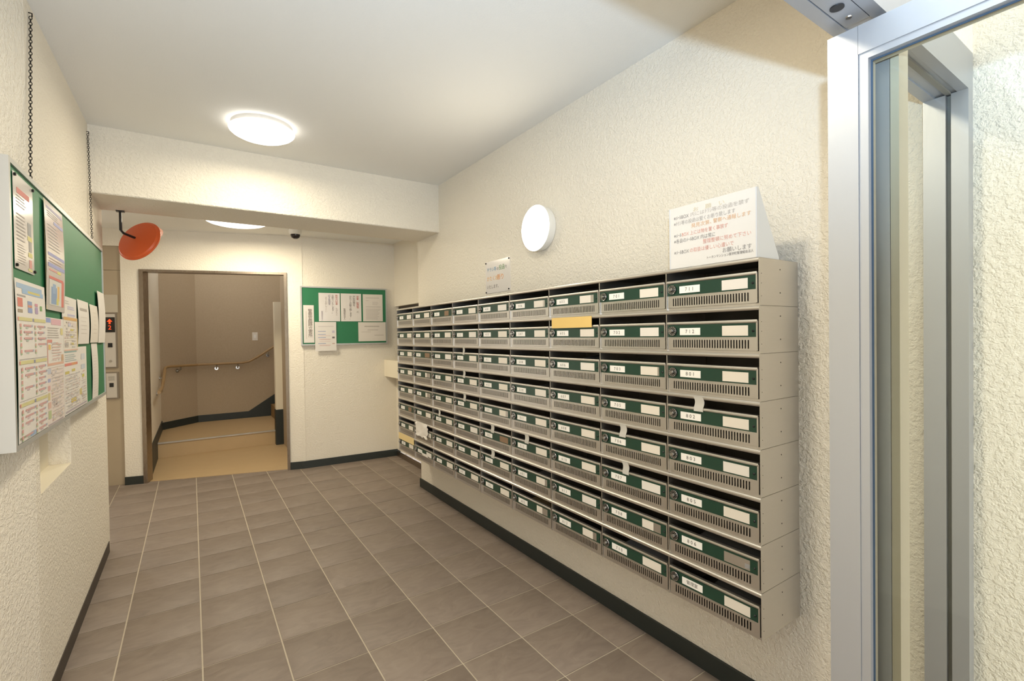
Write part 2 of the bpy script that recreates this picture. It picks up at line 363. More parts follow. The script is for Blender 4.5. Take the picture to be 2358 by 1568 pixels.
# ------------------------------------------------------------------ mailboxes
W, H, DEP, XF, Y0, ZT = 0.34828, 0.15005, 0.2405, 1.46, 0.8004, 1.5946
def body_mesh(near):
    b = MB()
    b.box(0, 0.0018, 0, DEP, 0.0010, H-0.0105).box(W-0.0018, W, 0, DEP, 0.0010, H-0.0105)
    b.box(0, 0.0018, 0.0005, DEP, H-0.0105, H-0.0030).box(W-0.0018, W, 0.0005, DEP, H-0.0105, H-0.0030).box(0, 0.0018, 0.004, DEP, H-0.0030, H-0.0016).box(W-0.0018, W, 0.004, DEP, H-0.0030, H-0.0016)
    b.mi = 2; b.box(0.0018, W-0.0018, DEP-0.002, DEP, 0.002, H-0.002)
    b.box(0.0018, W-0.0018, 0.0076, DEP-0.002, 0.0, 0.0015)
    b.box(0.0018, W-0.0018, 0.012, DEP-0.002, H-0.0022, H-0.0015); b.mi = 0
    b.box(0.0018, W-0.0018, 0.006, 0.0075, 0.0, 0.008)
    b.profx([(0.003,H-0.0138),(0.0,H-0.0138),(-0.0024,H-0.011),(-0.003,H-0.0075),(-0.002,H-0.0035),(0.0008,H-0.0008),(0.005,H-0.0002),(DEP,H-0.0002),(DEP,H-0.0014),(0.005,H-0.0014),(0.003,H-0.004)], 0.0, W)
    if near:
        for y, z in ((0.125,0.118),(0.125,0.043),(0.012,0.10),(0.012,0.07),(0.012,0.03)):
            rr = 0.0022 if y > .1 else 0.0012
            b.mi = 1; b.lathe([(rr,0),(rr,0.0006)], (W,y,z), (1,0,0), 10); b.mi = 0
    return b.mesh('body', [STEEL, DARKMETAL, INNER_SHADE])
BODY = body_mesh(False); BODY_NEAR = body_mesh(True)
d = MB()
d.profx([(0.004,0.0968),(0.0012,0.0972),(-0.0008,0.0995),(-0.0012,0.1030),(0.0004,0.1066),(0.0035,0.1078),(0.012,0.1078),(0.012,0.1062),(0.006,0.1060),(0.006,0.0968)], 0.003, 0.3405)
d.box(0.003, 0.3355, 0.004, 0.006, 0.0515, 0.0968)
d.box(0.003, 0.3355, 0.004, 0.006, 0.0095, 0.0155).box(0.003, 0.3355, 0.004, 0.006, 0.043, 0.0515)
NS, sx0, sx1 = 30, 0.0238, 0.3145
pt = (sx1-sx0)/NS; sw = 0.0044
d.box(0.003, sx0+(pt-sw)/2, 0.004, 0.006, 0.0155, 0.043)
for k in range(NS-1):
    a = sx0 + (k+1)*pt - (pt-sw)/2
    d.box(a, a+pt-sw, 0.004, 0.006, 0.0155, 0.043)
d.box(sx1-(pt-sw)/2, 0.3355, 0.004, 0.006, 0.0155, 0.043)
d.box(0.3372, 0.3425, 0.0, 0.006, 0.0095, 0.1035)
d.box(0.003, 0.3355, 0.0045, 0.012, 0.0085, 0.0095)
DOOR = d.mesh('door', STEEL)
GSTRIP = MB().box(0.0045, 0.3368, 0.0026, 0.004, 0.0525, 0.0966).mesh('green_panel', GREEN)
DC = (0.0265, 0.075)
DIAL = MB().lathe([(0.0150,0),(0.0168,0.001),(0.0168,0.0045),(0.0155,0.006),(0.0,0.006)], (DC[0],0.003,DC[1]), (0,-1,0), 28).mesh('dial_lock', BLACK)
b = MB()
for k in range(12):
    w = 2*PI*k/12 + 0.1; c, s_ = math.cos(w), math.sin(w)
    p = [(0.0082,-0.0008),(0.0150,-0.0020),(0.0150,0.0020),(0.0082,0.0008)]
    q = [(DC[0]+r*c-tq*s_, DC[1]+r*s_+tq*c) for r, tq in p]
    b.add([(x,-0.0034,z) for x,z in q], [(0,1,2,3)])
b.torus((DC[0],-0.0030,DC[1]), 0.0160, 0.0007, (0,1,0), 28, 5)
TICKS = b.mesh('tick_ring', CHROME)
KNOB = MB().lathe([(0.0062,0),(0.0062,0.009),(0.0054,0.0110),(0.0,0.0110)], (DC[0],-0.003,DC[1]), (0,-1,0), 20).mesh('knob', CHROME)
NPLATE = MB().box(0.0561, 0.139, 0.0016, 0.0026, 0.0597, 0.0849).mesh('number_plate', PLATE)
CARDS = {}
def card(x1, m):
    k = (x1, m.name)
    if k not in CARDS: CARDS[k] = MB().box(0.2212, x1, 0.0018, 0.0026, 0.0566, 0.0896).mesh('name_card', m)
    return CARDS[k]
LATCH = MB().lathe([(0.0036,0),(0.0036,0.002),(0.002,0.0035),(0.0,0.0035)], (0.3265,0.0026,0.0715), (0,-1,0), 14).mesh('latch', BLACK)
WINDOWPLATE = MB().box(0.2212, 0.3103, 0.0022, 0.0026, 0.0566, 0.0896).mesh('card_window', STEEL)
SLOTHOLE = MB().box(0.293, 0.3103, 0.0018, 0.0022, 0.062, 0.076).mesh('finger_notch', ALU_GREY)
seq = []
for fl_n in range(1, 9):
    for u in (1,2,3,5,6,7,8,10,11,12): seq.append('%d%02d' % (fl_n, u))
i711 = seq.index('711')
cols = {0: ['711','712','801','802','803','805','806','管理室']}
for c in range(1, 9): cols[c] = seq[i711-8*c:i711-8*c+8]
ordn = ['first','second','third','fourth','fifth','sixth','seventh','eighth','ninth']
narrow = {'603':.292,'506':.296,'703':.303,'708':.276,'612':.288,'601':.292,'602':.268,'501':.288,'607':.306,'608':.306,'305':.31,'207':.25,'208':.252}
brown = ('502','301','206','112')
boxes = {}
for c in range(9):
    for r in range(8):
        num = cols[c][r]
        what = 'managed by the office' if num == '管理室' else 'numbered ' + num
        lab = ('stainless mailbox %s, %s row from top, %s column from glass door' % (what, ordn[r], ordn[c])) if num != '管理室' else 'stainless mailbox lettered 管理室, bottom row of the column nearest the glass door'
        t = thing('mailbox', lab, 'mailbox', (XF, Y0+(c+1)*W, ZT-(r+1)*H), -PI/2, 'mailboxes in the wall bank')
        boxes[num] = t
        obj('body', BODY_NEAR if c == 0 else BODY, None, t)
        dr = obj('door', DOOR, None, t)
        obj('green_panel', GSTRIP, None, dr)
        dl = obj('dial_lock', DIAL, None, t); obj('tick_ring', TICKS, None, dl); obj('knob', KNOB, None, dl)
        np_ = obj('number_plate', NPLATE, None, t)
        if num == '管理室': lettering(num, 0.0155, INK, np_, 0.0975, 0.0723, 0.0012, name='number')
        else: lettering(' '.join(num), 0.0178, INK, np_, 0.0975, 0.0720, 0.0012, space=1.0, name='number')
        obj('latch', LATCH, None, t)
        if num == '806':
            p = obj('card_window', WINDOWPLATE, None, t); obj('finger_notch', SLOTHOLE, None, p)
        elif num in brown:
            obj('name_card', card(0.285 if num in ('301','112') else 0.308, BROWN), None, t)
        elif num in narrow:
            p = obj('card_window', WINDOWPLATE, None, t); obj('name_card', card(narrow[num], CARD), None, t)
        else:
            obj('name_card', card(0.3103, CARD if (c*3+r) % 4 else PAPER), None, t)
def mbloc(num): t = boxes[num]; return t.location.copy()
# strips of tape over the slots of unused boxes
def tape(num, u0, u1, skew=0.0):
    n = 10; vs = []; fs = []
    for k in range(n+1):
        f = k/n; z = 0.146 - f*0.052; y = -0.0042 + 0.0032*math.sin(f*PI) if f < .75 else -0.0018
        sh = skew*f + 0.004*math.sin(f*PI*1.6)
        for yy in (y, y+0.0004):
            vs += [(u0*W+sh, yy, z), (u1*W+sh, yy, z)]
    for k in range(n):
        a = 4*k; b_ = 4*k+4
        fs += [(a,a+1,b_+1,b_),(a+2,b_+2,b_+3,a+3),(a,b_,b_+2,a+2),(a+1,a+3,b_+3,b_+1)]
    fs += [(0,2,3,1),(4*n,4*n+1,4*n+3,4*n+2)]
    o = obj('tape_strip', MB().add(vs, fs), TAPE, None, mbloc(num), -PI/2)
    c_ = next(k for k in cols if num in cols[k]); r_ = cols[c_].index(num)
    tag(o, 'frosted tape strip over a mailbox slot, %s row from top, %s column from door' % (ordn[r_], ordn[c_]), 'tape', 'tape strips on mailbox slots')
for a in (('802',.325,.43,.004),('706',.32,.42,.0),('707',.345,.44,.008),('512',.36,.46,.006),('502',.37,.47,.004),('503',.37,.47,.004),('401',.40,.47,.003),('402',.40,.48,.003),('403',.40,.49,.002),('307',.30,.38,.006)): tape(*a)
def wavy(x0, x1, z0, z1, y, amp, nx=10, nz=6, seed=0, ragged=0.0):
    rnd = random.Random(seed); b = MB(); vs = []; fs = []
    for k, off in ((0, 0.0), (1, 0.0006)):
        rnd2 = random.Random(seed)
        for j in range(nz+1):
            for i in range(nx+1):
                rx = rnd2.uniform(-1,1); rz = rnd2.uniform(-1,1); ry = rnd2.uniform(-1,1)
                edge = i in (0,nx) or j in (0,nz)
                vs.append((x0+(x1-x0)*i/nx+(rx*ragged if edge else 0), y-abs(ry)*amp+off, z0+(z1-z0)*j/nz+(rz*ragged if edge else 0)))
    N = (nx+1)*(nz+1)
    for j in range(nz):
        for i in range(nx):
            a = j*(nx+1)+i
            fs.append((a,a+1,a+nx+2,a+nx+1)); fs.append((N+a,N+a+nx+1,N+a+nx+2,N+a+1))
    ring = [i for i in range(nx+1)] + [j*(nx+1)+nx for j in range(1,nz+1)] + [nz*(nx+1)+i for i in range(nx-1,-1,-1)] + [j*(nx+1) for j in range(nz-1,0,-1)]
    for q in range(len(ring)):
        a, c_ = ring[q], ring[(q+1) % len(ring)]; fs.append((a, a+N, c_+N, c_))
    return b.add(vs, fs)
tag(obj('manila_sheet', wavy(.07*W,.87*W,.0975,.147,-.0040,.0006,10,4,3), YELLOW, None, mbloc('605'), -PI/2), 'yellow manila sheet taped across the slot of mailbox 605', 'paper')
tag(obj('manila_sheet', wavy(.02*W,.98*W,.0975,.152,-.0040,.0008,10,4,4), plain('pale_manila', '#e6cf97', .7), None, mbloc('202'), -PI/2), 'pale yellow sheet over the lowest far-left mailbox slot', 'paper')
tag(obj('crumpled_paper', wavy(.14*W,.78*W,.045,.150,-.0045,.012,9,7,5,.006), PAPER, None, mbloc('211'), -PI/2), 'crumpled white paper taped over a far-left mailbox slot', 'paper')
tag(obj('paper_scrap', wavy(.42*W,.72*W,.052,.072,-.0012,.0015,5,3,6,.002), PAPER, None, mbloc('212'), -PI/2), 'small torn white paper scrap stuck on mailbox 212', 'paper')
def mail(num, u0, u1, y0, y1, z, h, mat, lab, rise=0.0, twist=0.0):
    t_ = mbloc(num)
    b = MB()
    x0, x1 = u0*W, u1*W
    b.add([(x0,y0,z),(x1,y0,z),(x1+twist,y1,z+rise),(x0+twist,y1,z+rise),(x0,y0,z+h),(x1,y0,z+h),(x1+twist,y1,z+rise+h),(x0+twist,y1,z+rise+h)],
          [(0,3,2,1),(4,5,6,7),(0,1,5,4),(1,2,6,5),(2,3,7,6),(3,0,4,7)])
    o = obj('mail_packet', b, mat, None, t_, -PI/2)
    tag(o, lab, 'mail', 'mail left inside the mailboxes')
GM = mottled('grey_mailer', '#6e6d70', '#77767a', 10, .5); BM = mottled('blue_grey_mailer', '#7b7d85', '#83858c', 10, .4)
mail('710',.30,.97,.012,.21,.088,.006,BM,'blue-grey mailer lying inside mailbox 710',.012,-.012)
mail('806',.30,.98,.012,.21,.086,.006,GM,'dark grey mailer lying inside mailbox 806',.014,-.012)
mail('管理室',.45,.98,.014,.2,.080,.005,GM,'dark grey mailer inside the mailbox lettered 管理室',.016,-.012)
mail('602',.40,.98,.012,.2,.090,.005,mottled('brown_mailer','#7d6c50','#877557',10,.6),'brown mailer lying inside mailbox 602',.014,-.012)
mail('606',.50,.96,.012,.2,.096,.004,GM,'grey mailer inside the mailbox of third row, third column from door',.02,-.012)
mail('510',.55,.98,.012,.2,.094,.004,GM,'grey mailer inside the mailbox of fourth row, fourth column from door',.016,-.012)
mail('601',.55,.98,.012,.2,.088,.005,GM,'grey mailer lying inside mailbox 601',.014,-.012)

# ------------------------------------------------------------------ sign stand on the mailboxes
t = thing('sign_stand', 'white wedge sign stand with faded lettering on the mailboxes', 'sign', (1.466, 1.136, ZT+0.001), -PI/2)
SWd, SH = 0.327, 0.219
obj('front_plate', MB().box(0, SWd, 0, 0.004, 0, SH), plain('acrylic_white', '#dedcda', .2), t)
wedge = [(0.004,0),(0.13,0),(0.13,0.008),(0.010,SH),(0.004,SH)]
SIDEW = plain('acrylic_side', '#d9dad8', .3)
obj('side_panel', MB().profx(wedge, 0, 0.004), SIDEW, t); obj('side_panel', MB().profx(wedge, SWd-0.004, SWd), SIDEW, t)
FADE, RED, ORN, GR = ink('#a9a5a3'), ink('#d69f92'), ink('#d9b088'), ink('#8a8786')
obj('edge_trim', MB().box(0,0.004,-0.001,0,0,SH).box(SWd-0.004,SWd,-0.001,0,0,SH), plain('clear_edge','#cfd3da',.15), t)
def fit(s_, u0, u1, v, mat, size=0.0165):
    me = text_mesh(s_, size, 'LEFT'); xs = [p.co.x for p in me.vertices]
    o = lettering(s_, size, mat, t, SWd*u0, SH*v, align='LEFT'); o.scale.x = SWd*(u1-u0)/(max(xs)-min(xs))
fit('お　願　い', .30, .66, .895, ink('#d3c9ad'), .018)
fit('※ﾒｰﾙBOX', .06, .25, .825, GR, .0175); fit('内にはﾁﾗｼ等の投函を禁ず', .27, .92, .825, ink('#b9b4b0'))
fit('※ﾁﾗｼ等の投函は堅くお断り致します', .06, .78, .730, FADE)
fit('発見次第、', .28, .52, .645, ORN); fit('警察へ通報します', .54, .94, .645, ORN)
fit('※ﾒｰﾙ', .06, .155, .535, GR); fit('BOX 上には物を置く事禁ず', .16, .70, .535, RED)
fit('※各自のﾒｰﾙBOX 内は常に', .06, .56, .440, GR)
fit('整理整頓に努めて下さい', .42, .94, .360, RED)
fit('※ﾒｰﾙBOX', .06, .25, .255, GR, .0175); fit('の取扱は優しい心遣いで', .26, .76, .255, RED)
fit('お願いします', .64, .94, .170, GR, .018)
fit('トーカンマンション医学町管理組合法人', .46, .955, .100, ink('#6e6864'), .0105)
# laminated notice on the wall above the boxes
t = thing('wall_notice', 'laminated white notice with blue, green and orange lettering on cream wall', 'notice', (XR, 2.85, 1.647), -PI/2)
obj('sheet', MB().box(0, 0.303, -0.003, 0, 0, 0.216), GLOSSPAPER, t)
def nl(s, size, colr, x, z): lettering(s, size, ink(colr), t, x, z, -0.0036, 'LEFT')
nl('チラシ等', .030, '#5a98bd', .020, .158); nl('の', .024, '#7a7470', .146, .156); nl('投函', .036, '#6aa05c', .172, .160); nl('を', .022, '#6e6a66', .248, .160)
nl('かたくお', .036, '#efb868', .016, .098); nl('断り', .042, '#ee9a35', .150, .098)
nl('いたします。', .028, '#5a5552', .016, .042)
for x, z in ((.008,.208),(.295,.208),(.008,.008),(.290,.012)): obj('pin', MB().lathe([(.005,0),(.005,.004),(.002,.006),(0,.006)],(x,-.003,z),(0,-1,0),10), DARKMETAL, t)

# ------------------------------------------------------------------ lamps
def ceiling_lamp(label, x, y, z, r, watts, dep=0.085):
    t = thing('ceiling_lamp', label, 'ceiling lamp', (x, y, z))
    obj('base_ring', MB().lathe([(r*.93,0),(r*.93,-.026),(r*.6,-.028)], (0,0,0), (0,0,1), 48), plain('lamp_base','#c9c6c2',.4), t)
    q = dep - .032
    obj('diffuser', MB().lathe([(r*.96,-.028),(r,-.032),(r*.985,-.032-q*.14),(r*.92,-.032-q*.34),(r*.78,-.032-q*.58),(r*.55,-.032-q*.80),(r*.28,-.032-q*.95),(0,-dep)], (0,0,0), (0,0,1), 48, False), DIFF, t)
    l = bpy.data.lights.new('lamp_light', 'AREA'); l.shape = 'DISK'; l.size = 1.5*r; l.energy = watts; l.color = LAMP
    o = bpy.data.objects.new('lamp_light', l); COL.objects.link(o); o.parent = t; o.location = (0, 0, -dep-.004)
ceiling_lamp('round lit ceiling lamp in front of the beam', 0.363, 3.10, ZC, 0.172, LAMP_W)
ceiling_lamp('added unseen fill lamp on the ceiling nearest the entrance door', 0.363, 1.0, ZC, 0.155, NEAR_W)  # added out of view to lift the ambient light near the door
ceiling_lamp('round lit ceiling lamp partly hidden behind the beam', 0.345, 4.78, ZH, 0.235, HALL_W, 0.07)
ceiling_lamp('added unseen fill lamp on the stairwell ceiling', 0.75, 7.3, 3.0, 0.155, STAIR_W)  # added out of view to brighten the stair hall
t = thing('wall_lamp', 'round lit white lamp on the wall above the mailboxes', 'wall lamp', (XR, 2.20, 1.972), -PI/2)
obj('housing', MB().lathe([(.118,0),(.124,.006),(.131,.045),(.131,.056)], (0,0,0), (0,-1,0), 56), WHITE, t)
obj('diffuser', MB().lathe([(.129,.056),(.129,.060),(.122,.066),(.07,.070),(0,.071)], (0,0,0), (0,-1,0), 56, False), DIFFW, t)

l = bpy.data.lights.new('lamp_light', 'AREA'); l.shape = 'DISK'; l.size = 0.22; l.energy = 2.2; l.color = LAMP
o = bpy.data.objects.new('lamp_light', l); COL.objects.link(o); o.parent = t; o.location = (0, -0.075, 0); o.rotation_euler = (-PI/2, 0, 0)
# ------------------------------------------------------------------ dome camera, convex mirror
t = thing('dome_camera', 'small white dome security camera on the hall ceiling', 'camera', (0.855, 5.02, ZH))
obj('housing', MB().lathe([(.058,0),(.058,-.03),(.050,-.045),(.046,-.048)], (0,0,0), (0,0,1), 32), WHITE, t)
obj('dome', MB().lathe([(.044,-.046),(.042,-.062),(.034,-.078),(.018,-.088),(0,-.091)], (0,0,0), (0,0,1), 32, False), plain('smoked_dome','#2a2224',.08), t)
mc = Vector((-0.2854, 4.12, 2.0415)); MR = 0.143
nb = Vector((-0.606, -0.695, 0.386)).normalized()
t = thing('convex_mirror', 'round orange-backed convex mirror hanging from the beam by black bracket', 'mirror', mc)
obj('back_shell', MB().lathe([(MR,-.012),(MR,0),(MR*.94,.010),(MR*.5,.024),(MR*.12,.032),(0,.033)], (0,0,0), nb, 48, True), ORANGE, t)
obj('rim', MB().torus(-nb*.008, MR, .007, nb, 48, 8), ORANGE, t)
obj('mirror_face', MB().lathe([(MR*.97,.012),(MR*.8,.030),(MR*.45,.046),(0,.053)], (0,0,0), -nb, 48, False), MIRROR, t)
_up = (Vector((0,0,1)) - nb*nb.z).normalized(); _sd = _up.cross(nb)
hv = []; hf = []
for k in range(17):
    w = math.radians(-75 + 150*k/16); rim = _up*math.cos(w) + _sd*math.sin(w); ext = 0.052*math.cos(w*1.1)
    for rr in (MR+.004, MR+.006): hv += [rim*rr - nb*.01, rim*rr - nb*(.012+ext)]
for k in range(16):
    a = 4*k; c_ = 4*k+4
    hf += [(a,a+1,c_+1,c_),(a+2,c_+2,c_+3,a+3),(a+1,a+3,c_+3,c_+1),(a,c_,c_+2,a+2)]
obj('hood', MB().add(hv, hf), plain('pale_orange_hood', '#f2a68c', .4), t)
ap = nb*0.030
tp = Vector((-0.37, 4.015, ZB)) - mc
obj('bracket', MB().tube([tp, tp+Vector((0,0,-.125)), tp+Vector((.012,.015,-.14)), ap], .008, 8).box(tp.x-.022, tp.x+.022, tp.y-.022, tp.y+.02, tp.z-.006, tp.z), BLACK, t)

# ------------------------------------------------------------------ elevator portal and its panels
t = thing('elevator_portal', 'tan panelled elevator surround beside the doorway', 'elevator surround', DA, DR)
obj('portal_panel', MB().box(-0.75, -0.149, 0.02, 0.045, 0, 2.0178), TAN, t)
obj('transom_panel', MB().box(-0.75, -0.149, 0.02, 0.045, 2.0208, 2.244), TAN, t)
obj('backing', MB().box(-0.80, -0.149, 0.0455, 0.085, 0, 2.244), DARKMETAL, t)
t = thing('cover_plate', 'blank grey steel plate above the elevator floor indicator', 'plate', (DA[0],DA[1],1.624), DR)
obj('plate', MB().box(-0.292, -0.180, 0.013, 0.0195, 0, 0.165), plain('plate_steel','#c7c0b2',.4,.4), t)
t = thing('floor_indicator', 'elevator call panel with red arrow and number 2', 'indicator', (DA[0],DA[1],1.103), DR)
obj('surround', MB().box(-0.296, -0.188, 0.010, 0.0195, 0, 0.52), plain('panel_surround','#8e8479',.4,.5), t)
obj('faceplate', MB().box(-0.280, -0.200, 0.004, 0.0099, 0.012, 0.505), plain('panel_steel','#cfcac4',.35,.4), t)
obj('display', MB().box(-0.280, -0.200, 0.001, 0.0038, 0.335, 0.475), plain('display_black','#1c1a1a',.2), t)
obj('arrow', MB().profy([(-0.247,.412),(-0.233,.412),(-0.233,.434),(-0.219,.434),(-0.240,.460),(-0.261,.434),(-0.247,.434)], -0.0004, 0.0009), LEDRED, t)
lettering('2', 0.055, LEDRED, t, -0.240, 0.378, 0.0004, name='digit')
obj('call_button', MB().box(-0.257, -0.223, 0.001, 0.0038, 0.195, 0.235), BLACK, t)
obj('key_switch', MB().lathe([(.011,0),(.011,.004),(.006,.004)], (-0.240,0.004,0.066),(0,-1,0),20), CHROME, t)
t = thing('intercom_panel', 'small steel elevator panel with black button below the indicator', 'panel', (DA[0],DA[1],0.815), DR)
obj('surround', MB().box(-0.292, -0.184, 0.010, 0.0195, 0, 0.252), plain('panel_surround2','#8e8479',.4,.5), t)
obj('faceplate', MB().box(-0.278, -0.198, 0.004, 0.0099, 0.012, 0.24), plain('panel_steel2','#cfcac4',.35,.4), t)
mb = MB()
for k in range(4): mb.box(-0.262, -0.214, 0.003, 0.0039, 0.175+k*.011, 0.179+k*.011)
obj('speaker_slots', mb, GREY_SEAL, t)
obj('call_button', MB().box(-0.254, -0.222, 0.001, 0.0039, 0.112, 0.150), BLACK, t)

# ------------------------------------------------------------------ notice boards
def notice_board(name, label, loc, rz, x0, z0, x1, z1, th, fw=0.016):
    t = thing(name, label, 'notice board', loc, rz)
    obj('felt_panel', MB().box(x0+fw*.5, x1-fw*.5, 0.004, th, z0+fw*.5, z1-fw*.5), BOARD, t)
    for a in ((x0,x0+fw,z0,z1),(x1-fw,x1,z0,z1),(x0+fw,x1-fw,z0,z0+fw),(x0+fw,x1-fw,z1-fw,z1)):
        obj('frame_bar', MB().box(a[0],a[1],-0.002,th,a[2],a[3]), FRAME_ALU, t)
    return t
LX = -0.433
nbd = notice_board('notice_board', 'large green notice board crowded with flyers, hung on chains', (LX, 0, 0), PI/2, 1.965, 1.042, 3.735, 1.908, 0.032)
BD = Vector(BA) + Matrix.Rotation(BR, 3, 'Z') @ Vector((0, -0.024, 0))
b2 = notice_board('notice_board', 'small green notice board between doorway and mailboxes', BD, BR, -0.005, 1.280, 0.888, 1.896, 0.0235, 0.014)
def sheet(name, label, loc, rz, x0, z0, x1, z1, y, mat, rects=(), texts=(), group=None, bow=0.0):
    """a sheet of paper in board coordinates; rects = printed areas (u0,v0,u1,v1,hex) in fractions"""
    w, h = x1-x0, z1-z0
    R3 = Matrix.Rotation(rz, 3, 'Z'); o3 = Vector(loc) + R3 @ Vector((x0, y, z0))
    n = 8 if bow else 1
    prof = [(bow*math.sin(PI*k/n), h*k/n) for k in range(n+1)]
    f = lambda v: -bow*math.sin(PI*v)
    b = MB().profx([(-a, zz) for a, zz in prof]+[(-a+.0004, zz) for a, zz in reversed(prof)], 0, w)
    o = obj(name, b, mat, None, o3, rz); tag(o, label, 'paper', group)
    if rects:
        p = MB(); ms = []
        for k, (u0, v0, u1, v1, c) in enumerate(rects):
            if c not in ms: ms.append(c)
            p.mi = ms.index(c); e = .0005 + (k % 40)*2.5e-5
            p.add([(u0*w, f(v0)-e, v0*h),(u1*w, f(v0)-e, v0*h),(u1*w, f(v1)-e, v1*h),(u0*w, f(v1)-e, v1*h)], [(0,1,2,3)])
        obj('print', p, [ink(fade(c)) for c in ms], o)
    for s, size, c, u, v, al in texts:
        lettering(s, size, ink(c), o, u*w, v*h, f(v)-.0008, al, 1.0, 0.85 if '\n' in s else 1.0)
    return o
def fade(h, k=0.28):
    a = [int(h[i:i+2], 16) for i in (1, 3, 5)]
    return '#' + ''.join('%02x' % round(c + (q-c)*k) for c, q in zip(a, (230, 225, 219)))
def lines(u0, u1, v0, v1, n, c, rnd=None, t=0.35):
    rnd = rnd or random.Random(1); out = []
    st = (v1-v0)/n
    for k in range(n):
        v = v1 - (k+0.5)*st
        out.append((u0, v-st*t/2, u0+(u1-u0)*rnd.uniform(.72,1), v+st*t/2, c))
    return out
rd = random.Random(11)
def dense(u0, u1, v0, v1, nx, ny, cols_, fill=.62):
    out = []
    for i in range(nx):
        for j in range(ny):
            if rd.random() > fill: continue
            a = u0 + (u1-u0)*i/nx; v = v0 + (v1-v0)*j/ny; w = (u1-u0)/nx; h = (v1-v0)/ny
            out.append((a+w*.06, v+h*.25, a+w*rd.uniform(.5,.96), v+h*rd.uniform(.5,.8), rd.choice(cols_)))
    return out
PALE = ['#c3b6b1','#cdb3ae','#b9b3bd','#cfc1a4','#b7bcc0','#d0a9a2','#c9c2be']
LB = dict(loc=(LX, 0, 0), rz=PI/2)
sheet('flyer', 'laminated flyer with red heading at the big board\'s near top corner', **LB, x0=2.012, z0=1.587, x1=2.225, z1=1.878, y=0.0005, mat=GLOSSPAPER,
   rects=[(.16,.80,.80,.86,'#cf6a62'),(.68,.42,.86,.56,'#8a8d92'),(.66,.36,.90,.41,'#d9cf74'),(.72,.24,.88,.36,'#9a9692'),(.68,.18,.90,.23,'#d9cf74'),(.72,.06,.86,.15,'#d98a80'),(.66,.02,.88,.05,'#cfc979')]
   + lines(.12,.62,.66,.79,4,'#a59d98',rd)+lines(.12,.60,.30,.60,8,'#a59d98',rd)+lines(.14,.55,.06,.28,8,'#b9b0aa',rd,.25))
for x, z in ((2.02,1.868),(2.216,1.868),(2.02,1.597),(2.216,1.597)):
    obj('pin', MB().lathe([(.005,0),(.005,.005),(0,.006)],(x,-.0005,z),(0,-1,0),8), DARKMETAL, nbd)
sheet('poster', 'tall poster with blue bands above a red and blue map', **LB, x0=2.352, z0=1.48, x1=2.648, z1=1.88, y=-0.003, mat=GLOSSPAPER, bow=.004,
   rects=[(.0,.0,.03,1,'#e3cf92'),(.10,.93,.95,.955,'#a9a6c8'),(.45,.82,.97,.85,'#8f93c9'),(.08,.50,.97,.53,'#8f93cc'),(.08,.40,.97,.435,'#8a90d0'),(.12,.365,.55,.38,'#df8b84'),(.55,.36,.75,.385,'#d6cf5a'),
          (.12,.29,.88,.315,'#d0544a'),(.78,.05,.92,.30,'#d3584b'),(.12,.05,.78,.285,'#cfcfc9'),(.22,.06,.52,.22,'#6f8fbe'),(.30,.16,.46,.25,'#7fa0c9'),(.55,.10,.66,.24,'#e0a94f'),(.50,.06,.62,.12,'#cfc75a')]
   + lines(.12,.90,.86,.92,3,'#b7b0b4',rd)+lines(.12,.80,.56,.80,8,'#b5aeb0',rd,.22)+lines(.12,.9,.44,.49,2,'#c4a9a5',rd))
# collection calendar sheet
rects = [(.04,.945,.88,.975,'#8fb1d6'),(.20,.915,.92,.945,'#86aed8'),(.38,.925,.80,.940,'#cdbf5e'),(.05,.895,.30,.905,'#8d8a88'),
         (.05,.83,.20,.885,'#d0604f'),(.05,.795,.19,.815,'#8d7a62'),(.36,.85,.50,.875,'#7489bd'),(.36,.835,.50,.850,'#cf7a5c'),(.36,.80,.50,.832,'#6f84c4'),(.60,.85,.70,.868,'#c97a94'),(.60,.80,.70,.845,'#a087b5'),(.78,.825,.86,.858,'#5f9a4e')]
for b0 in (.745, .475, .215):
    rects += [(.05,b0,.48,b0+.022,'#cfc67e'),(.54,b0,.97,b0+.022,'#cfc67e'),(.03,b0,.06,b0+.022,'#d97f6c'),(.50,b0,.53,b0+.022,'#8a8fb5')]
    for k in range(5):
        v = b0-.035-k*.040
        for u in (.20,.66):
            if rd.random() < .12: continue
            e = rd.uniform(.20,.28)
            rects += [(u,v,u+e,v+.013,'#c98f8f'),(u+e,v,u+e+.05,v+.013,'#8f93ad'),(u+.06,v-.012,u+.14,v-.004,rd.choice(['#d2a58f','#a5bfae','#c2a3ae']))]
        rects += [(.08,v-.006,.13,v+.016,'#d08e86'),(.08,v-.016,.13,v-.006,'#9dbb87'),(.55,v-.006,.60,v+.012,'#cfa08f'),(.55,v-.016,.60,v-.006,'#a4c08e')]
rects += [(.03,.505,.97,.508,'#8f8a86'),(.03,.248,.97,.251,'#8f8a86'),(.03,.018,.34,.032,'#8d8d6a'),(.36,.004,.55,.035,'#86a7cf')]
sheet('collection_calendar', 'big white calendar sheet with coloured rows at the board\'s near end', **LB, x0=1.990, z0=1.060, x1=2.335, z1=1.556, y=-0.002, mat=PAPER, bow=.003, rects=rects)
sheet('flyer', 'white sheet with pale purple lines beside the map poster', **LB, x0=2.612, z0=1.345, x1=2.906, z1=1.551, y=-0.001, mat=PAPER,
   rects=lines(.35,.92,.74,.82,2,'#b9b6d6',rd,.6)+lines(.35,.92,.56,.66,2,'#b3b1db',rd,.6)+lines(.16,.50,.84,.93,2,'#b0a8a4',rd,.3))
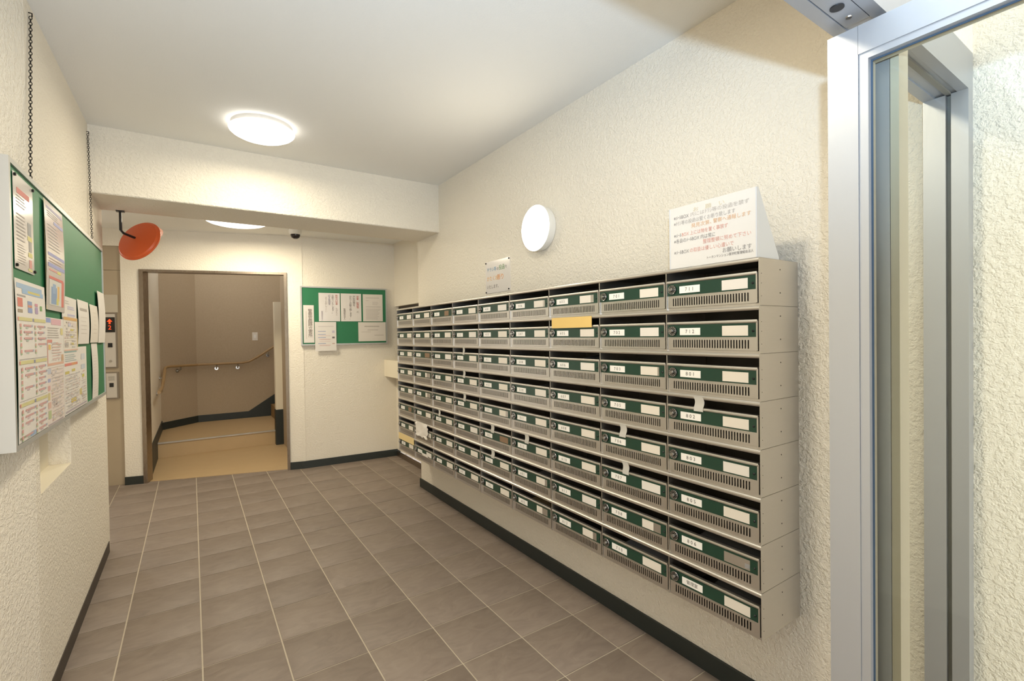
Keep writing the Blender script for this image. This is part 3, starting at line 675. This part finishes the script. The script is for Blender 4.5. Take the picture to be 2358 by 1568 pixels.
sheet('flyer', 'plain white typed sheet with bold heading in the board\'s middle', **LB, x0=2.918, z0=1.350, x1=3.195, z1=1.556, y=-0.002, mat=PAPER, bow=.004,
   rects=[(.18,.76,.80,.82,'#9d948d')]+lines(.2,.8,.20,.66,5,'#d3cbc5',rd,.15))
sheet('flyer', 'yellowish handwritten white sheet near the board\'s far end', **LB, x0=3.225, z0=1.354, x1=3.470, z1=1.552, y=-0.003, mat=CARD, bow=.005, rects=lines(.3,.8,.2,.85,6,'#ddd3c8',rd,.15))
sheet('flyer', 'tallest plain white sheet at the board\'s far end', **LB, x0=3.462, z0=1.352, x1=3.700, z1=1.640, y=-0.005, mat=PAPER, bow=.006)
sheet('flyer', 'flyer with pink heading, blue tab and red-framed panel', **LB, x0=2.335, z0=1.268, x1=2.612, z1=1.452, y=-0.0035, mat=PAPER,
   rects=[(.0,.90,.25,.985,'#7d93d9'),(.28,.86,.85,.98,'#dda4b3'),(.03,.04,.07,.56,'#d98f80'),(.03,.04,.97,.09,'#dba389'),(.07,.50,.30,.56,'#d4786c'),(.10,.36,.22,.46,'#e0b452'),(.80,.66,.95,.80,'#d6c87a'),(.82,.10,.96,.24,'#c99c70')]
   + dense(.25,.80,.12,.52,6,8,PALE+['#d58f86'],.5) + lines(.06,.75,.58,.82,5,'#b9b0ac',rd,.3)+lines(.3,.85,.14,.5,6,'#d8b0a8',rd,.3))
sheet('flyer', 'orange-framed table flyer with yellow flags', **LB, x0=2.612, z0=1.322, x1=2.900, z1=1.466, y=-0.0042, mat=CARD,
   rects=[(.02,.90,.98,.99,'#d39a4a'),(.93,.10,.98,.9,'#dcc06e'),(.02,.02,.98,.05,'#dba389'),(.45,.60,.66,.65,'#cdbb48'),(.45,.40,.66,.45,'#c9b63f'),(.45,.18,.66,.24,'#b9a83f'),(.06,.12,.3,.26,'#a59a92'),(.3,.72,.5,.84,'#c6c4dd'),(.62,.72,.85,.84,'#dccfc8')]
   + lines(.08,.9,.28,.6,5,'#d0c6c0',rd,.2) + dense(.05,.92,.08,.88,7,9,PALE,.55))
sheet('flyer', 'flyer with teal bar and slanting red bar below the table flyer', **LB, x0=2.608, z0=1.062, x1=3.110, z1=1.338, y=-0.0028, mat=PAPER,
   rects=[(.03,.92,.52,.985,'#7aa3a0'),(.03,.72,.55,.76,'#d5655a'),(.30,.72,.50,.76,'#d8824a'),(.75,.48,.86,.53,'#c9c34c'),(.25,.14,.46,.20,'#cdb02f'),(.62,.20,.72,.30,'#cbb765'),(.04,.60,.20,.64,'#c6b548'),(.30,.62,.44,.66,'#cdbb52'),(.72,.78,.90,.88,'#c9d2dc'),(.72,.62,.90,.70,'#bcc9d8'),(.03,.02,.95,.05,'#a69aa6')]
   + dense(.03,.66,.06,.60,9,16,PALE) + dense(.70,.96,.06,.60,4,14,PALE,.5) + lines(.05,.5,.78,.90,4,'#9fb3b6',rd,.4)+lines(.05,.66,.06,.6,12,'#bdb5b2',rd,.2)+lines(.72,.95,.1,.45,7,'#c9c2c0',rd,.2))
sheet('newsletter', 'low pinkish newsletter with coloured left column', **LB, x0=2.332, z0=1.058, x1=2.606, z1=1.272, y=-0.0025, mat=plain('pinkish_paper','#e6dad3',.65),
   rects=[(.03,.88,.24,.97,'#b4bccf'),(.03,.74,.20,.80,'#98a0cf'),(.04,.60,.18,.68,'#d79c95'),(.04,.44,.16,.56,'#cfc07c'),(.04,.30,.2,.40,'#dba898'),(.04,.12,.2,.26,'#a9b97d'),(.02,.01,.9,.035,'#9c8f98'),(.35,.30,.55,.42,'#b5a49e')]
   + lines(.28,.95,.06,.96,14,'#c3b8b3',rd,.22) + dense(.24,.97,.05,.97,7,18,PALE,.6))
sheet('flyer', 'narrow white ruled sheet over bare green felt', **LB, x0=3.285, z0=1.060, x1=3.470, z1=1.350, y=0.002, mat=PAPER, bow=.004, rects=lines(.15,.9,.06,.8,14,'#d6c8c2',rd,.12))
# papers on the small board
yb = -0.0225
SB = dict(loc=BA, rz=BR)
sheet('sign_strip', 'white upright sign strip reading 警察官臨時立寄所', **SB, x0=.020, z0=1.308, x1=.122, z1=1.699, y=yb-.001, mat=PAPER,
   rects=[(.22,.10,.30,.84,'#cfc4bb')], texts=[('\n'.join('警察官臨時立寄所'), .043, '#6d5c52', .64, .515, 'CENTER')])
def vtext(cols_, x, top, size, step): 
    return [('\n'.join(s), size, c, x - k*step, top, 'CENTER') for k, (s, c) in enumerate(cols_)]
def vcol(o, w, h, s, c, u, vtop, size):
    me_txt = '\n'.join(s); n = len(s)
    lettering(me_txt, size, ink(c), o, u*w, vtop*h - n*size*.425*1.0, -.0012, 'CENTER', 1.0, 0.85)
def vposter(label, x0, x1, cols_, mat, group):
    o = sheet('poster', label, **SB, x0=x0, z0=1.531, x1=x1, z1=1.831, y=yb-.001, mat=mat)
    for s, c, u, vt, size in cols_: vcol(o, x1-x0, .30, s, c, u, vt, size)
vposter('glossy white poster with red then grey vertical lines on small board', .170, .384, [('敷地内駐車','#cf8a80',.84,.94,.026),('もかたく','#b9aba4',.84,.48,.026),('お断りいたします。','#8f8781',.66,.94,.026),('必ず管理室','#9a93a0',.50,.94,.026),('までお越し下さい','#c3bab4',.34,.86,.024),('管理組合法人','#aba0a8',.15,.36,.020)], GLOSSPAPER, None)
vposter('white poster with red column, middle of small board\'s top row', .393, .607, [('営業、勧誘等','#c9685c',.82,.92,.027),('の','#9c928a',.82,.37,.027),('戸別訪問を','#8d857e',.64,.92,.027),('かたくお断り致します。','#857c76',.47,.92,.0275),('管理組合法人','#958b84',.17,.46,.024)], PAPER, None)
sheet('notice', 'white typed notice at the small board\'s top right', **SB, x0=.624, z0=1.531, x1=.840, z1=1.829, y=yb-.001, mat=CARD,
   rects=[(.15,.86,.82,.875,'#a1968c'),(.15,.76,.30,.772,'#b5aaa0')]+lines(.48,.80,.60,.73,4,'#b9aea4',rd,.3)+lines(.15,.92,.06,.48,9,'#aea398',rd,.28)+[(.15,.53,.90,.545,'#aaa098')])
sheet('notice', 'white sheet with blue and pink lines hanging below the small board', **SB, x0=.128, z0=1.218, x1=.341, z1=1.524, y=yb-.0055, mat=PAPER,
   rects=[(.15,.84,.88,.855,'#b5adb0')]+[(.14,v,.50,v+.022,'#8e9ac4') for v in (.665,.56,.455,.245)]+[(.20,v,.72,v+.014,'#e0bdb8') for v in (.52,.405,.38,.32,.20,.18)]+[(.80,.62,.92,.70,'#bcb4cc'),(.80,.43,.92,.49,'#4a4347'),(.80,.235,.92,.265,'#b58c80')])
sheet('certificate', 'white landscape sheet in the small board\'s lower right corner', **SB, x0=.571, z0=1.312, x1=.871, z1=1.522, y=yb-.001, mat=CARD,
   rects=[(.22,.76,.76,.80,'#a89d92'),(.33,.58,.72,.61,'#b3a89d'),(.10,.48,.45,.50,'#bfb4a9'),(.58,.30,.92,.33,'#b5aa9f'),(.06,.12,.94,.125,'#cabfb3')])
# chains that carry the big board
def chain(label, y0, z0, y1, z1, x0=-0.462, x1=-0.452):
    t = thing('chain', label, 'chain', (0, 0, 0), 0, 'chains of the big notice board')
    p0, p1 = Vector((x0,y0,z0)), Vector((x1,y1,z1)); L = (p1-p0).length; n = int(L/0.0118); dr = (p1-p0).normalized()
    b = MB()
    for k in range(n):
        c = p0 + dr*(k+.5)*L/n
        b.torus(c, .0042, .0014, (1,0,0) if k % 2 else (0,1,0), 10, 5, 1.75, dr if True else None)
    o = obj('links', b, DARKMETAL, t)
    obj('hook', MB().tube([p0+Vector((-.006,0,.012)), p0+Vector((.004,0,.012)), p0+Vector((.004,0,0))], .0022, 6), DARKMETAL, t)
    obj('eye', MB().torus(p1, .008, .0022, (0,1,0), 14, 6), CHROME, t)
chain('long steel chain at the big board\'s near end', 2.413, 2.543, 2.30, 1.915)
chain('steel chain at the big board\'s far end by the beam', 3.560, 2.527, 3.535, 1.915)

# ------------------------------------------------------------------ entrance frame and glass door
HY0, HY1, HZ = 0.366, 0.458, 1.98
mb = MB()
mb.box(-0.80, XR, 0.434, HY1, HZ, HZ+0.10).box(-0.80, XR, HY0, 0.388, HZ, HZ+0.10).box(-0.80, XR, 0.388, 0.434, HZ+0.004, HZ+0.10)
mb.box(1.664, XR, 0.411, HY1, 0, HZ).box(1.664, XR, HY0, 0.400, 0, HZ).box(1.680, XR, 0.400, 0.411, 0, HZ)
mb.box(-0.80, -0.74, HY0, HY1, 0, HZ)
dfr = struct('door_2', mb, ALU_GREY)
struct('wall_transom', MB().box(-0.80, XR, HY0, HY1, HZ+0.10, ZC), WALL_FINE)
obj('glazing_channel', MB().box(1.22, 1.664, 0.400, 0.411, HZ-0.001, HZ+0.004).box(1.679, 1.681, 0.4002, 0.4108, 0, HZ), GREY_SEAL, dfr)
obj('hinge_post', MB().box(1.150, 1.205, 0.368, 0.398, 0.0, HZ-0.018), ALU, dfr)
obj('post_seal', MB().box(1.152, 1.20, 0.3535, 0.3675, 0.0, HZ-0.010), BEIGE_SEAL, dfr)
obj('pivot_plate', MB().box(0.86, 1.12, 0.390, 0.432, HZ+0.001, HZ+0.004), ALU_GREY, dfr)
obj('pivot_hole', MB().lathe([(.012,0),(.012,.002)], (1.035,.413,HZ+0.001), (0,0,-1), 20), BLACK, dfr)
obj('screw', MB().lathe([(.006,0),(.005,.002),(0,.0022)], (1.086,.413,HZ+0.001), (0,0,-1), 14), CHROME, dfr)
obj('screw', MB().lathe([(.006,0),(.005,.002),(0,.0022)], (0.975,.413,HZ+0.001), (0,0,-1), 14), CHROME, dfr)
t = thing('glass_door', 'open glass door leaf with white aluminium stiles at right edge', 'door', (1.1, 0.457, 0))
dw, dh = 0.86, 1.963
obj('hinge_stile', MB().box(0, 0.040, -0.054, 0, 0.008, dh), ALU, t)
obj('lock_stile', MB().box(0, 0.040, -dw, -dw+0.07, 0.008, dh), ALU, t)
obj('top_rail', MB().box(0, 0.040, -dw+0.07, -0.0545, dh-0.056, dh), ALU, t)
obj('bottom_rail', MB().box(0, 0.040, -dw+0.07, -0.0545, 0.008, 0.12), ALU, t)
obj('glazing_bead', MB().box(0.003, 0.016, -0.070, -0.0545, 0.12, dh-0.056).box(0.003, 0.016, -dw+0.07, -0.070, dh-0.069, dh-0.056), ALU, t)
obj('back_bead', MB().box(0.024, 0.038, -0.070, -0.0545, 0.12, dh-0.056).box(0.024, 0.038, -dw+0.07, -0.070, dh-0.069, dh-0.056), BEIGE_SEAL, t)
obj('gasket', MB().box(0.0161, 0.0185, -0.073, -0.060, 0.12, dh-0.060).box(0.0161, 0.0185, -dw+0.07, -0.073, dh-0.072, dh-0.060), GASKET, t)
obj('glass_pane', MB().box(0.0187, 0.0235, -dw+0.06, -0.0546, 0.115, dh-0.058), GLASS, t)
